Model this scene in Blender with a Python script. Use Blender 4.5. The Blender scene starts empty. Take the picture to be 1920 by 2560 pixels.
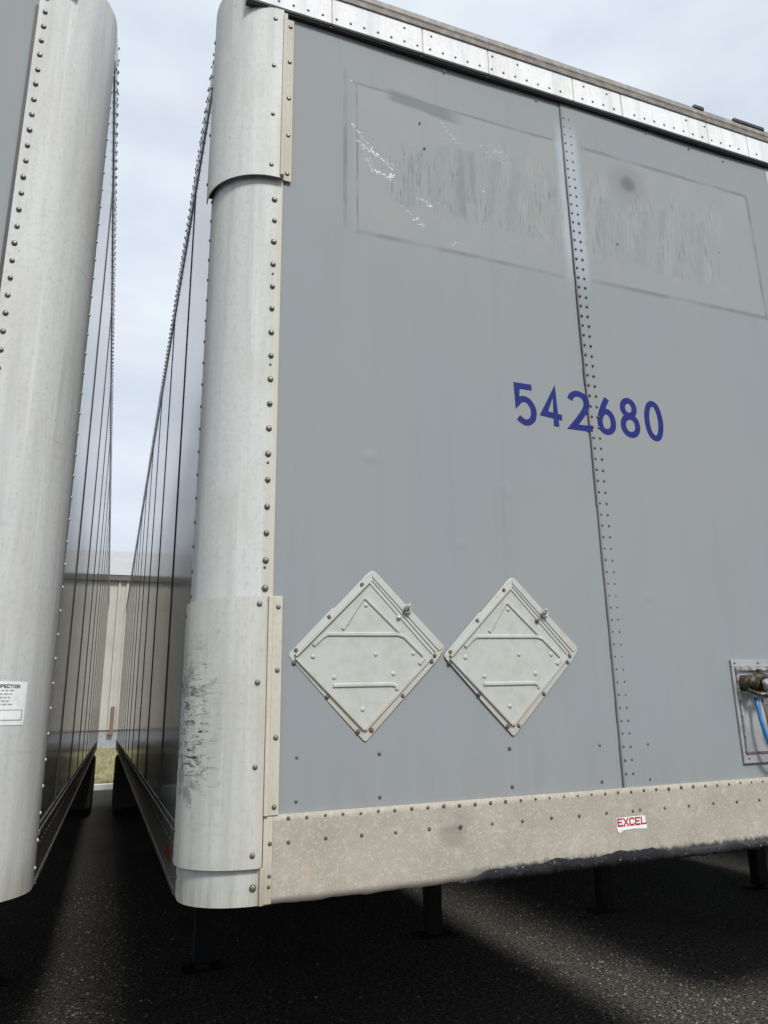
import bpy, math, random
from mathutils import Vector, Matrix
random.seed(7)
R = math.radians
scene = bpy.context.scene
COL = scene.collection

# ------------------------------------------------------------------ camera
cam_d = bpy.data.cameras.new("camera")
cam = bpy.data.objects.new("camera", cam_d)
COL.objects.link(cam)
scene.camera = cam
yaw, pitch, roll = R(22.41482), R(15.4788), R(-1.74077)
fw = Vector((math.sin(yaw)*math.cos(pitch), math.cos(yaw)*math.cos(pitch), math.sin(pitch)))
rx = Vector((math.cos(yaw), -math.sin(yaw), 0))
up = rx.cross(fw)
x2 = rx*math.cos(roll) + up*math.sin(roll)
u2 = -rx*math.sin(roll) + up*math.cos(roll)
cam.matrix_world = Matrix(((x2.x, u2.x, -fw.x, 0), (x2.y, u2.y, -fw.y, 0), (x2.z, u2.z, -fw.z, 1.542), (0, 0, 0, 1)))
cam_d.sensor_fit = 'VERTICAL'
cam_d.sensor_height = 36.0
cam_d.lens = 36.0*1882.2/2560
cam_d.shift_x = -(1057.2-960)/2560
cam_d.shift_y = (1270.34-1280)/2560
cam_d.clip_start = 0.05
cam_d.clip_end = 3000

# ------------------------------------------------------------------ light
SUN_EL, SUN_AZ = R(46), R(7)        # azimuth: nearly straight from behind the camera
EXPOSURE = 0.10
w = bpy.data.worlds.new("World"); scene.world = w; w.use_nodes = True
nt = w.node_tree; nt.nodes.clear()
wo = nt.nodes.new('ShaderNodeOutputWorld'); bg = nt.nodes.new('ShaderNodeBackground')
sky = nt.nodes.new('ShaderNodeTexSky'); sky.sky_type = 'NISHITA'; sky.sun_disc = False
sky.sun_elevation = SUN_EL; sky.sun_rotation = R(180) - SUN_AZ; sky.air_density = 1.0; sky.dust_density = 2.0
tc = nt.nodes.new('ShaderNodeTexCoord'); mp = nt.nodes.new('ShaderNodeMapping')
mp.inputs['Scale'].default_value = (1.0, 1.0, 2.6)
n1 = nt.nodes.new('ShaderNodeTexNoise'); n1.inputs['Scale'].default_value = 2.2; n1.inputs['Detail'].default_value = 5; n1.inputs['Roughness'].default_value = .5
n2 = nt.nodes.new('ShaderNodeTexNoise'); n2.inputs['Scale'].default_value = 5.5; n2.inputs['Detail'].default_value = 6
cr = nt.nodes.new('ShaderNodeValToRGB')     # cloud tone
cr.color_ramp.elements[0].position = .34; cr.color_ramp.elements[0].color = (7.0, 7.7, 8.7, 1)
cr.color_ramp.elements[1].position = .68; cr.color_ramp.elements[1].color = (8.3, 8.85, 9.6, 1)
mr = nt.nodes.new('ShaderNodeMapRange')     # cover
mr.inputs['From Min'].default_value = .32; mr.inputs['From Max'].default_value = .62
mr.inputs['To Min'].default_value = .76; mr.inputs['To Max'].default_value = .97
mx = nt.nodes.new('ShaderNodeMix'); mx.data_type = 'RGBA'
L = nt.links.new
L(tc.outputs['Generated'], mp.inputs['Vector']); L(mp.outputs[0], n1.inputs['Vector']); L(mp.outputs[0], n2.inputs['Vector'])
L(n2.outputs['Fac'], cr.inputs['Fac']); L(n1.outputs['Fac'], mr.inputs['Value']); L(mr.outputs[0], mx.inputs['Factor'])
L(sky.outputs[0], mx.inputs['A']); L(cr.outputs[0], mx.inputs['B'])
L(mx.outputs['Result'], bg.inputs['Color']); bg.inputs['Strength'].default_value = 0.10
L(bg.outputs[0], wo.inputs[0])

sd = bpy.data.lights.new("sun", 'SUN'); sun = bpy.data.objects.new("sun", sd); COL.objects.link(sun)
sd.energy = 3.2; sd.angle = R(12); sd.color = (1, .965, .91)
sdir = Vector((math.sin(SUN_AZ)*math.cos(SUN_EL), -math.cos(SUN_AZ)*math.cos(SUN_EL), math.sin(SUN_EL)))
sun.rotation_euler = sdir.to_track_quat('Z', 'Y').to_euler()
sun.location = (3, -8, 12)

scene.view_settings.view_transform = 'Standard'
scene.view_settings.look = 'None'
scene.view_settings.exposure = EXPOSURE
scene.view_settings.gamma = 1
scene.view_settings.use_curve_mapping = False
scene.render.engine = 'CYCLES'
scene.cycles.max_bounces = 10
scene.cycles.glossy_bounces = 8

# ------------------------------------------------------------------ node helpers
class V:
    """a float socket with arithmetic"""
    def __init__(s, nt, sk): s.nt, s.sk = nt, sk
    def _m(s, op, *o, clamp=False):
        n = s.nt.nodes.new('ShaderNodeMath'); n.operation = op; n.use_clamp = clamp
        for i, a in enumerate((s,)+o):
            if isinstance(a, V): s.nt.links.new(a.sk, n.inputs[i])
            else: n.inputs[i].default_value = a
        return V(s.nt, n.outputs[0])
    def __add__(s, o): return s._m('ADD', o)
    def __sub__(s, o): return s._m('SUBTRACT', o)
    def __mul__(s, o): return s._m('MULTIPLY', o)
    def __truediv__(s, o): return s._m('DIVIDE', o)
    def inv(s): return (s*-1.0)+1.0
    def abs(s): return s._m('ABSOLUTE')
    def max(s, o): return s._m('MAXIMUM', o)
    def min(s, o): return s._m('MINIMUM', o)
    def ramp(s, a, b, c=0., d=1.):
        n = s.nt.nodes.new('ShaderNodeMapRange'); n.interpolation_type = 'SMOOTHSTEP'
        # smoothstep wants From Min < From Max
        if a > b: a, b, c, d = b, a, d, c
        s.nt.links.new(s.sk, n.inputs['Value'])
        for k, v in (('From Min', a), ('From Max', b), ('To Min', c), ('To Max', d)): n.inputs[k].default_value = v
        return V(s.nt, n.outputs[0])

class Mat:
    def __init__(s, name, rough=.5, metal=0., spec=.5, coat=0., coatr=.1):
        s.m = bpy.data.materials.new(name); s.m.use_nodes = True
        s.nt = s.m.node_tree; s.b = s.nt.nodes['Principled BSDF']
        s.b.inputs['Roughness'].default_value = rough; s.b.inputs['Metallic'].default_value = metal
        s.b.inputs['Specular IOR Level'].default_value = spec
        s.b.inputs['Coat Weight'].default_value = coat; s.b.inputs['Coat Roughness'].default_value = coatr
        s.tc = s.nt.nodes.new('ShaderNodeTexCoord'); s.col = None
        sp = s.nt.nodes.new('ShaderNodeSeparateXYZ'); s.nt.links.new(s.tc.outputs['Object'], sp.inputs[0])
        s.x, s.y, s.z = (V(s.nt, sp.outputs[i]) for i in range(3))
    def noise(s, scale=(1, 1, 1), k=1., detail=4, rough=.55, rot=(0, 0, 0), off=(0, 0, 0), dist=0.):
        mp = s.nt.nodes.new('ShaderNodeMapping'); mp.inputs['Scale'].default_value = scale
        mp.inputs['Rotation'].default_value = rot; mp.inputs['Location'].default_value = off
        n = s.nt.nodes.new('ShaderNodeTexNoise'); n.inputs['Scale'].default_value = k
        n.inputs['Detail'].default_value = detail; n.inputs['Roughness'].default_value = rough
        n.inputs['Distortion'].default_value = dist
        s.nt.links.new(s.tc.outputs['Object'], mp.inputs[0]); s.nt.links.new(mp.outputs[0], n.inputs['Vector'])
        return V(s.nt, n.outputs['Fac'])
    def voronoi(s, scale=(1, 1, 1), k=1., out='Distance'):
        mp = s.nt.nodes.new('ShaderNodeMapping'); mp.inputs['Scale'].default_value = scale
        n = s.nt.nodes.new('ShaderNodeTexVoronoi'); n.inputs['Scale'].default_value = k
        s.nt.links.new(s.tc.outputs['Object'], mp.inputs[0]); s.nt.links.new(mp.outputs[0], n.inputs['Vector'])
        return V(s.nt, n.outputs[out])
    def base(s, c):
        n = s.nt.nodes.new('ShaderNodeRGB'); n.outputs[0].default_value = (*c, 1); s.col = n.outputs[0]; return s
    def over(s, c, fac, mode='MIX'):
        n = s.nt.nodes.new('ShaderNodeMix'); n.data_type = 'RGBA'; n.blend_type = mode
        if isinstance(fac, V): s.nt.links.new(fac.sk, n.inputs['Factor'])
        else: n.inputs['Factor'].default_value = fac
        s.nt.links.new(s.col, n.inputs['A']); n.inputs['B'].default_value = (*c, 1)
        s.col = n.outputs['Result']; return s
    def rough(s, v): s.nt.links.new(v.sk, s.b.inputs['Roughness']); return s
    def bump(s, h, strength=.3, dist=.01):
        n = s.nt.nodes.new('ShaderNodeBump'); n.inputs['Strength'].default_value = strength; n.inputs['Distance'].default_value = dist
        s.nt.links.new(h.sk, n.inputs['Height'])
        prev = s.b.inputs['Normal'].links
        if prev: s.nt.links.new(prev[0].from_socket, n.inputs['Normal'])
        s.nt.links.new(n.outputs[0], s.b.inputs['Normal'])
        return s
    def done(s):
        s.nt.links.new(s.col, s.b.inputs['Base Color']); return s.m

def box_mask(m, x0, x1, z0, z1, soft, nz=None):
    x = m.x + (nz*1.0 if nz else 0.0) if nz else m.x
    z = m.z + nz if nz else m.z
    return x.ramp(x0-soft, x0+soft)*x.ramp(x1+soft, x1-soft)*z.ramp(z0-soft, z0+soft)*z.ramp(z1+soft, z1-soft)

CX = 1.495                      # centre line of the main trailer: its shader space is x - CX, y - YF
YF = 2.085

# ------------------------------------------------------------------ materials
def mat_nose(ghost):
    m = Mat('grey_paint' if ghost else 'plain_grey_paint', rough=.62, spec=.10).base((.250, .270, .283))
    m.over((.27, .28, .275), m.noise((1, 1, .5), 2.2, 3).ramp(.4, .7, 0, .55))
    m.over((.222, .24, .252), m.noise((16, 16, .8), 1., 4).ramp(.5, .8, 0, .35))
    if ghost:
        X = lambda v: v-CX
        wob = (m.noise((1, 1, 1), 9., 3)-.5)*.02
        inner = box_mask(m, X(.64), X(2.452), 3.112, 3.722, .004, wob)
        m.over((.282, .296, .292), inner*m.noise((3, 3, 3), 2., 4).ramp(.3, .7, .25, .7))
        nb = m.noise((1, 1, 1), 6., 4).ramp(.35, .6, .15, .65)
        def line_x(c, wdt, z0, z1):
            return ((m.x+wob*.3)-X(c)).abs().ramp(wdt, wdt*.3)*m.z.ramp(z0-.005, z0+.005)*m.z.ramp(z1+.005, z1-.005)
        def line_z(c, wdt, x0, x1):
            return ((m.z+wob*.4)-c).abs().ramp(wdt, wdt*.3)*m.x.ramp(X(x0)-.005, X(x0)+.005)*m.x.ramp(X(x1)+.005, X(x1)-.005)
        for e in (line_x(.612, .011, 3.12, 3.78), line_x(.655, .006, 3.10, 3.72), line_x(2.452, .012, 3.11, 3.72),
                  line_z(3.722, .008, .63, 1.46), line_z(3.722, .012, 1.59, 2.45), line_z(3.112, .012, .65, 1.46), line_z(3.118, .013, 1.58, 2.45),
                  line_z(3.905, .008, .45, 2.5)):
            m.over((.145, .155, .16), e*nb)
        # hatch marks of the scraped-off lettering
        ht = m.noise((110, 1, 9), 1., 4, .65, rot=(0, R(-8), 0)).ramp(.52, .68)
        ht2 = m.noise((60, 1, 10), 1., 4, .65, rot=(0, R(-2), 0), off=(5, 0, 2)).ramp(.56, .72)
        lt = m.noise((11, 1, 3.2), 1., 2, .5, rot=(0, R(-16), 0), off=(1, 0, 4)).ramp(.44, .56)
        zone = box_mask(m, X(1.10), X(2.26), 3.24, 3.60, .05, (m.noise((1, 1, 1), 7., 3)-.5)*.2)
        zone2 = box_mask(m, X(.78), X(1.10), 3.24, 3.50, .05, (m.noise((1, 1, 1), 9., 3)-.5)*.2)
        m.over((.31, .33, .32), lt*zone*.45)
        m.over((.135, .158, .163), (ht.max(ht2*.9))*zone*(lt*.6+.3))
        m.over((.44, .47, .47), m.noise((120, 1, 12), 1., 3, off=(9, 3, 4)).ramp(.6, .76)*zone*.22)
        m.over((.115, .14, .16), ht2.max(ht*.9)*zone2*.85)
        m.over((.175, .20, .215), box_mask(m, X(1.035), X(1.062), 3.26, 3.56, .012, wob*2)*.5)
        m.over((.175, .20, .21), box_mask(m, X(1.09), X(1.108), 3.33, 3.56, .01, wob*2)*.5)
        # broad slanted bands where the lettering was scraped away
        u = m.x-(m.z-3.24)*.20+wob*.8
        for a, b, z0, z1 in ((.80, .86, 3.25, 3.47), (.90, .94, 3.30, 3.55), (1.00, 1.05, 3.26, 3.56), (1.12, 1.16, 3.26, 3.55), (1.21, 1.25, 3.25, 3.52), (1.30, 1.35, 3.25, 3.54), (1.38, 1.42, 3.28, 3.50),
                             (1.60, 1.65, 3.24, 3.50), (1.70, 1.74, 3.27, 3.52), (1.79, 1.84, 3.24, 3.50), (1.90, 1.93, 3.22, 3.53), (1.98, 2.03, 3.22, 3.54), (2.09, 2.13, 3.21, 3.52)):
            bm = u.ramp(X(a)-.007, X(a)+.004)*u.ramp(X(b)+.007, X(b)-.004)*(m.z+wob).ramp(z0-.012, z0+.008)*(m.z+wob).ramp(z1+.012, z1-.008)
            m.over((.195, .222, .222), bm*nb*.55)
        # slanted scrape under the top line
        zz = m.z + (m.x-X(.764))*.09
        m.over((.145, .18, .172), m.x.ramp(X(.755), X(.80))*m.x.ramp(X(1.09), X(.98))*(zz+wob).ramp(3.685, 3.70)*(zz+wob).ramp(3.75, 3.735)*.8)
        # cleaned pale blue streak down the seam
        s2 = ((m.x+wob*1.5)-X(1.525)).abs().ramp(.065, .03)*m.z.ramp(3.02, 3.25)*m.z.ramp(3.86, 3.7)
        m.over((.38, .43, .48), s2*.75)
        # dark smudge
        d = (((m.x-X(1.805))*(m.x-X(1.805)))+((m.z-3.608)*(m.z-3.608)))
        m.over((.07, .07, .075), (d+wob*.05).ramp(.0022, .0)*.9)
        m.over((.20, .203, .207), (d+wob*.05).ramp(.014, .0)*.55)
        # grime below, small scuffs
        m.over((.235, .235, .22), m.z.ramp(1.55, 1.31)*m.noise((5, 1, 1), 3., 4).ramp(.35, .7, 0, .5))
        m.over((.20, .21, .21), m.noise((40, 40, 9), 1.6, 5, .7).ramp(.735, .78)*.6)
        m.over((.25, .26, .26), m.noise((9, 1, 50), 1.3, 3, .6, off=(3, 0, 7)).ramp(.74, .78)*.5)
        m.bump(m.noise((3, 3, 1.2), 1., 2), .25, .02)
        m.bump(m.noise((1, 1, 1), 60., 3), .04, .004)
    return m.done()

def mat_white(name, c=(.66, .67, .66), post=False, scuff=False, side=1):
    m = Mat(name, rough=.68, spec=.22, metal=.08 if name not in ('white_rail_paint', 'cream_strip_paint') else 0.).base(c)
    m.over(tuple(v*.74 for v in c), m.noise((22, 22, 1.2), 1., 5, .6).ramp(.42, .72, 0, .7))
    m.over(tuple(v*.80 for v in c), m.noise((90, 90, 60), 1., 4, .7, off=(2, 3, 4)).ramp(.50, .64, 0, .55))
    m.over((c[0]*.80, c[1]*.77, c[2]*.68), m.noise((3, 3, 1.5), 2., 5).ramp(.45, .75, 0, .5))
    m.over((.30, .30, .30), m.noise((60, 60, 14), 1.4, 6, .7).ramp(.70, .76)*.55)
    m.over((.36, .34, .30), m.noise((40, 40, 2.2), 1., 5, .7, off=(2, 2, 0)).ramp(.66, .76)*.45)
    m.over(tuple(min(1, v*1.14) for v in c), m.noise((60, 60, .9), 1., 4, .6, off=(5, 5, 1)).ramp(.55, .75, 0, .6))
    m.over(tuple(v*.7 for v in c), m.noise((5, 5, 46), 1., 5, .7, off=(1, 7, 3)).ramp(.60, .72, 0, .5))
    m.bump(m.noise((11, 11, 90), 1., 4, .6), .05, .004)
    if post:
        e = (m.x*-1.0)                       # local x of the left post is negative
        r = (m.x+1.29)                       # distance in from the trailer side
        m.over((.50, .44, .33), r.ramp(.155, .20)*r.ramp(.235, .21)*m.noise((30, 30, 1.3), 1., 4).ramp(.3, .65, .15, .75))
    m.over((c[0]*.62, c[1]*.58, c[2]*.48), m.z.ramp(1.24, 1.10)*m.noise((30, 30, 1.6), 1., 5, .65, off=(1, 1, 6)).ramp(.35, .65, .25, .95))
    m.over((.24, .22, .19), m.noise((70, 70, 30), 1., 4, .7, off=(6, 2, 6)).ramp(.66, .72)*.5)
    if scuff:
        r = (m.x+1.305)
        zz = m.z.ramp(1.24, 1.30)*m.z.ramp(1.80, 1.62)
        sc = m.noise((14, 14, 62), 1., 6, .78, dist=1.2).ramp(.50, .60)*m.noise((3, 3, 5), 1., 3, off=(2, 0, 1)).ramp(.42, .56)
        m.over((.05, .055, .06), sc*zz*r.ramp(.11, .03))
        m.over((.20, .20, .21), m.noise((9, 9, 7), 1., 5, .7, off=(0, 4, 9)).ramp(.53, .62)*zz*r.ramp(.06, .03)*.8)
    m.bump(m.noise((40, 40, 40), 1., 4), .06, .004)
    m.bump(m.noise((5, 5, 2), 1., 2), .2, .012)
    return m.done()

def mat_simple(name, c, c2=None, rough=.5, metal=0., k=8., lo=.4, hi=.7, bump=.1, bd=.004, spec=.5, coat=0.):
    m = Mat(name, rough=rough, metal=metal, spec=spec, coat=coat).base(c)
    nz = m.noise((1, 1, 1), k, 5, .6)
    if c2: m.over(c2, nz.ramp(lo, hi))
    if bump: m.bump(nz, bump, bd)
    return m.done()

M = {}
M['nose'] = mat_nose(True)
M['nose_plain'] = mat_nose(False)
M['post'] = mat_white('white_post_paint', (.52, .54, .528), post=True)
M['cap'] = mat_white('white_cap_paint', (.56, .58, .565))
M['cap_low'] = mat_white('scuffed_cap_paint', (.50, .505, .475), scuff=True)
M['post_plain'] = mat_white('aged_post_paint', (.52, .53, .525))
M['strip'] = mat_white('cream_strip_paint', (.50, .475, .405))
M['rail_top'] = mat_white('white_rail_paint', (.76, .775, .79))

m = Mat('dirty_rail_paint', rough=.65, spec=.25).base((.35, .327, .275))
m.over((.315, .285, .235), m.noise((1, 1, 1), 7., 6, .65).ramp(.4, .7))
m.over((.48, .46, .41), m.noise((1, 1, 1), 30., 5, .7, off=(3, 1, 2)).ramp(.5, .75, 0, .5))
m.over((.22, .21, .18), m.noise((1, 1, 1), 90., 4, .7).ramp(.60, .72)*.6)
m.over((.50, .49, .45), m.noise((1, 1, 1), 160., 3, .7, off=(7, 1, 2)).ramp(.52, .66)*.55)
m.over((.30, .28, .24), m.noise((.8, 1, 26), 3., 5, .7, off=(2, 0, 8)).ramp(.60, .74)*.5)
m.over((.46, .36, .25), m.noise((6, 1, 1.2), 4., 4, off=(0, 0, 5)).ramp(.6, .75)*.4)
d = (m.x-(.918-CX))*(m.x-(.918-CX))*.5+(m.z-1.222)*(m.z-1.222)
m.over((.20, .18, .145), (d+(m.noise((1, 1, 1), 40., 3)-.5)*.0006).ramp(.0016, 0.)*.75)
m.over((.50, .48, .42), ((m.x-(.908-CX))*(m.x-(.908-CX))+(m.z-1.262)*(m.z-1.262)).ramp(.0008, 0.)*.35)
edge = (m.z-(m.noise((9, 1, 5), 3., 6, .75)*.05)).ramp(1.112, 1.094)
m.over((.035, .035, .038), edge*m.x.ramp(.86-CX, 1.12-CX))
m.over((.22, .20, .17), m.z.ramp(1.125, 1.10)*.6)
m.over((.10, .09, .08), m.noise((26, 1, 200), 1.0, 3, .6).ramp(.735, .76)*.8)
m.bump(m.noise((1, 1, 1), 90., 5), .22, .003)
M['rail_low'] = m.done()

def mat_side():
    m = Mat('glossy_side_paint', rough=.10, spec=.46).base((.185, .192, .195))
    m.over((.23, .235, .24), m.noise((1, .5, 1.5), 2., 4).ramp(.4, .75, 0, .6))
    m.over((.15, .14, .125), m.z.ramp(1.9, 1.1)*m.noise((1, 3, 1), 3., 5, .7).ramp(.35, .7, .1, .6))
    h = m.noise((1, .55, .22), 1., 1)
    m.bump(h, .35, .012)
    return m.done()
M['side'] = mat_side()
M['rail_side'] = mat_simple('side_rail_paint', (.55, .56, .56), (.44, .44, .43), k=3, rough=.45)
M['rail_dark'] = mat_simple('grimy_alloy_rail', (.14, .135, .125), (.09, .085, .075), k=9, rough=.4, metal=.3)
M['gasket_and_shade'] = mat_simple('black_gasket_and_shade', (.015, .015, .016), rough=.55)  # real gaskets, and the painted shade inside the upper corner cap
M['taupe'] = mat_simple('shaded_roof_lip', (.19, .17, .15), (.30, .28, .26), k=25, rough=.6, bump=.2)  # brown-grey colour takes in the shade under the rounded roof edge
M['roof'] = mat_simple('roof_sheet', (.55, .56, .56), (.45, .45, .44), k=4)
M['black'] = mat_simple('black_chassis_paint', (.007, .007, .008), (.014, .013, .012), k=12, rough=.75, spec=.2)
M['tar'] = mat_simple('black_tar', (.014, .014, .017), (.17, .17, .175), k=70, lo=.60, hi=.72, rough=.6, spec=.2, bump=.8, bd=.006)
M['tyre'] = mat_simple('tyre_rubber', (.018, .018, .018), (.03, .028, .026), k=20, rough=.8)
M['steel'] = mat_simple('brushed_steel', (.42, .42, .41), (.14, .13, .12), k=60, rough=.5, metal=.35)
M['galv'] = mat_simple('dull_alloy', (.40, .41, .42), (.31, .31, .31), k=14, rough=.45, metal=.35)
M['rivet'] = mat_simple('dark_rivet', (.075, .07, .062), (.14, .125, .11), k=120, rough=.5, metal=.3, bump=0)
M['rivet_big'] = mat_simple('weathered_rivet', (.13, .12, .105), (.24, .22, .19), k=90, rough=.42, metal=.5, bump=0)
M['rivet_pale'] = mat_simple('pale_rivet', (.62, .64, .66), (.5, .5, .5), k=90, rough=.35, metal=.3, bump=0)
M['rust'] = mat_simple('rusty_bolt', (.085, .058, .042), (.16, .12, .09), k=90, rough=.75, bump=.3)
M['placard'] = mat_simple('placard_enamel', (.43, .44, .415), (.375, .38, .345), k=30, lo=.4, hi=.75, rough=.42, metal=.0, bump=.05)
m = Mat('placard_frame_paint', rough=.38, metal=.2).base((.46, .47, .44))
m.over((.42, .34, .24), m.noise((1, 1, 1), 16., 5, .65).ramp(.52, .74)*.6)
m.over((.45, .40, .31), m.z.ramp(1.70, 1.50)*m.noise((1, 1, 1), 26., 4).ramp(.35, .65, .2, .8))
m.bump(m.noise((1, 1, 1), 50., 4), .08, .004)
M['placard_frame'] = m.done()
M['blue'] = mat_simple('blue_paint', (.011, .019, .135), (.016, .026, .17), k=60, rough=.55, spec=.15, bump=0)
M['hose'] = mat_simple('blue_hose', (.02, .17, .42), (.03, .12, .28), k=40, rough=.4)
M['red'] = mat_simple('red_print', (.42, .022, .03), (.30, .03, .035), k=300, rough=.4, bump=0)
M['tape'] = mat_simple('faded_red_tape', (.16, .012, .016), (.08, .012, .014), k=30, rough=.5)
M['paper'] = mat_simple('white_label', (.78, .79, .79), (.66, .68, .69), k=35, rough=.4, bump=.05)
M['ink'] = mat_simple('black_print', (.06, .065, .07), rough=.5, bump=0)
M['ink_grey'] = mat_simple('grey_print', (.30, .32, .33), rough=.5, bump=0)
M['flake'] = mat_simple('adhesive_residue', (.72, .75, .77), (.55, .6, .62), k=80, rough=.5, bump=0)
M['brass'] = mat_simple('grimy_brass', (.10, .075, .04), (.02, .018, .015), k=70, lo=.42, hi=.58, rough=.55, metal=.35, bump=.6)
M['orange'] = mat_simple('rusty_stain', (.15, .105, .08), (.10, .072, .055), k=30, rough=.7)

def mat_asphalt():
    m = Mat('asphalt', rough=.95, spec=.04).base((.075, .071, .062))
    g = m.noise((1, 1, 1), 40., 3, .75)
    g2 = m.noise((1, 1, 1), 34., 2, .6, off=(3, 9, 0))
    m.over((.19, .18, .155), g.ramp(.53, .62, 0, .9))
    m.over((.014, .0135, .012), m.noise((1, 1, 1), 46., 2, .7, off=(4, 4, 0)).ramp(.50, .62, 0, .9))
    m.over((.045, .042, .036), m.noise((1, .5, 1), 1.1, 5).ramp(.45, .70, 0, .55))
    m.over((.36, .35, .32), m.noise((1, 1, 1), 36., 2, .5, off=(8, 1, 0)).ramp(.69, .72)*.8)
    m.bump(g, 1., .012); m.bump(g2, .6, .012)
    return m.done()
M['asphalt'] = mat_asphalt()
m = Mat('dry_grass_ground', rough=.95, spec=.1).base((.33, .29, .19))
m.over((.15, .16, .075), m.noise((1, 1, 1), 1.1, 5, .6).ramp(.42, .62))
m.over((.32, .28, .18), m.noise((1, 1, 1), 9., 4, .7).ramp(.5, .72)*.7)
m.over((.27, .20, .14), m.y.ramp(23.6, 22.0)*.6)
m.bump(m.noise((1, 1, 1), 14., 4), .8, .05)
M['grass'] = m.done()
M['stone'] = mat_simple('gravel_stone', (.07, .066, .058), (.24, .23, .21), k=9, lo=.35, hi=.65, rough=.95, spec=.1, bump=0)
M['sealant'] = mat_simple('grey_sealant', (.07, .07, .072), rough=.7, bump=0)
M['blade'] = mat_simple('grass_blades', (.24, .23, .11), (.45, .40, .25), k=1.7, rough=.9, bump=0)
M['kerb'] = mat_simple('white_kerb_concrete', (.72, .71, .68), (.55, .53, .5), k=3, rough=.8, bump=.2)
M['siding'] = mat_simple('cream_siding', (.39, .38, .335), (.33, .315, .28), k=.6, rough=.5, bump=0)
M['trim'] = mat_simple('dark_eave_trim', (.085, .08, .072), (.11, .1, .09), k=1, rough=.6, bump=0)
M['metal_roof'] = mat_simple('pale_metal_roof', (.385, .385, .38), (.34, .34, .335), k=.8, rough=.5, bump=0)
M['concrete'] = mat_simple('grey_concrete', (.27, .285, .31), (.20, .21, .225), k=1.6, rough=.85, bump=.2)
M['tan_strip'] = mat_simple('gravel_strip', (.36, .31, .24), (.28, .24, .18), k=5, rough=.95, bump=.3, bd=.03)

# ------------------------------------------------------------------ mesh helpers
class MB:
    def __init__(s): s.v, s.f, s.sm = [], [], []
    def poly(s, pts, faces, smooth=False):
        o = len(s.v); s.v += [tuple(p) for p in pts]
        s.f += [tuple(i+o for i in f) for f in faces]; s.sm += [smooth]*len(faces); return s
    def box(s, x0, x1, y0, y1, z0, z1):
        return s.poly([(x0, y0, z0), (x1, y0, z0), (x1, y1, z0), (x0, y1, z0), (x0, y0, z1), (x1, y0, z1), (x1, y1, z1), (x0, y1, z1)],
                      [(0, 3, 2, 1), (4, 5, 6, 7), (0, 1, 5, 4), (1, 2, 6, 5), (2, 3, 7, 6), (3, 0, 4, 7)])
    def prism_y(s, pts, y0, y1):      # pts (x,z) counter-clockwise seen from the front (-y)
        n = len(pts)
        return s.poly([(x, y0, z) for x, z in pts]+[(x, y1, z) for x, z in pts],
                      [tuple(range(n)), tuple(range(2*n-1, n-1, -1))]+[(i, i+n, (i+1) % n+n, (i+1) % n) for i in range(n)])
    def sweep(s, path, prof, smooth=False, closed=True):  # extruded open strip profile list of rings
        n = len(prof[0]); o = [p for r in prof for p in r]; fs = []
        for i in range(len(prof)-1):
            for j in range(n if closed else n-1):
                a = i*n+j; b = i*n+(j+1) % n
                fs.append((a, b, b+n, a+n))
        if closed: fs += [tuple(range(n-1, -1, -1)), tuple(range(len(o)-n, len(o)))]
        return s.poly(o, fs, smooth)
    def tube(s, pts, r, n=8, smooth=True):
        rings = []; pts = [Vector(p) for p in pts]
        rr = r if isinstance(r, (list, tuple)) else [r]*len(pts)
        for i, p in enumerate(pts):
            t = (pts[min(i+1, len(pts)-1)]-pts[max(i-1, 0)]).normalized()
            a = t.cross(Vector((0, 1, 0.01)) if abs(t.y) < .9 else Vector((1, 0, 0))).normalized(); b = t.cross(a)
            rings.append([p+(a*math.cos(2*math.pi*k/n)+b*math.sin(2*math.pi*k/n))*rr[i] for k in range(n)])
        return s.sweep(None, rings, smooth)
    def cyl(s, a, b, r, n=14, smooth=True): return s.tube([a, b], r, n, smooth)
    def build(s, name, mat, parent=None, loc=None, bevel=0., kind=None, label=None):
        me = bpy.data.meshes.new(name); me.from_pydata(s.v, [], s.f); me.validate()
        if mat: me.materials.append(mat)
        if len(me.polygons) == len(s.sm): me.polygons.foreach_set('use_smooth', s.sm)
        me.update()
        return link(name, me, parent, loc, bevel, kind, label)

def link(name, me, parent=None, loc=None, bevel=0., kind=None, label=None):
    o = bpy.data.objects.new(name, me); COL.objects.link(o)
    if parent: o.parent = parent
    if loc: o.location = loc
    if bevel:
        b = o.modifiers.new('bevel', 'BEVEL'); b.width = bevel; b.segments = 2; b.limit_method = 'ANGLE'; b.angle_limit = R(40)
    if kind: o['kind'] = kind
    if label: o['label'] = label
    return o

def thing(name, label, cat, loc=(0, 0, 0), group=None):
    o = bpy.data.objects.new(name, None); COL.objects.link(o); o.location = loc; o.empty_display_size = .2
    o['label'] = label; o['category'] = cat
    if group: o['group'] = group
    return o

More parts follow.
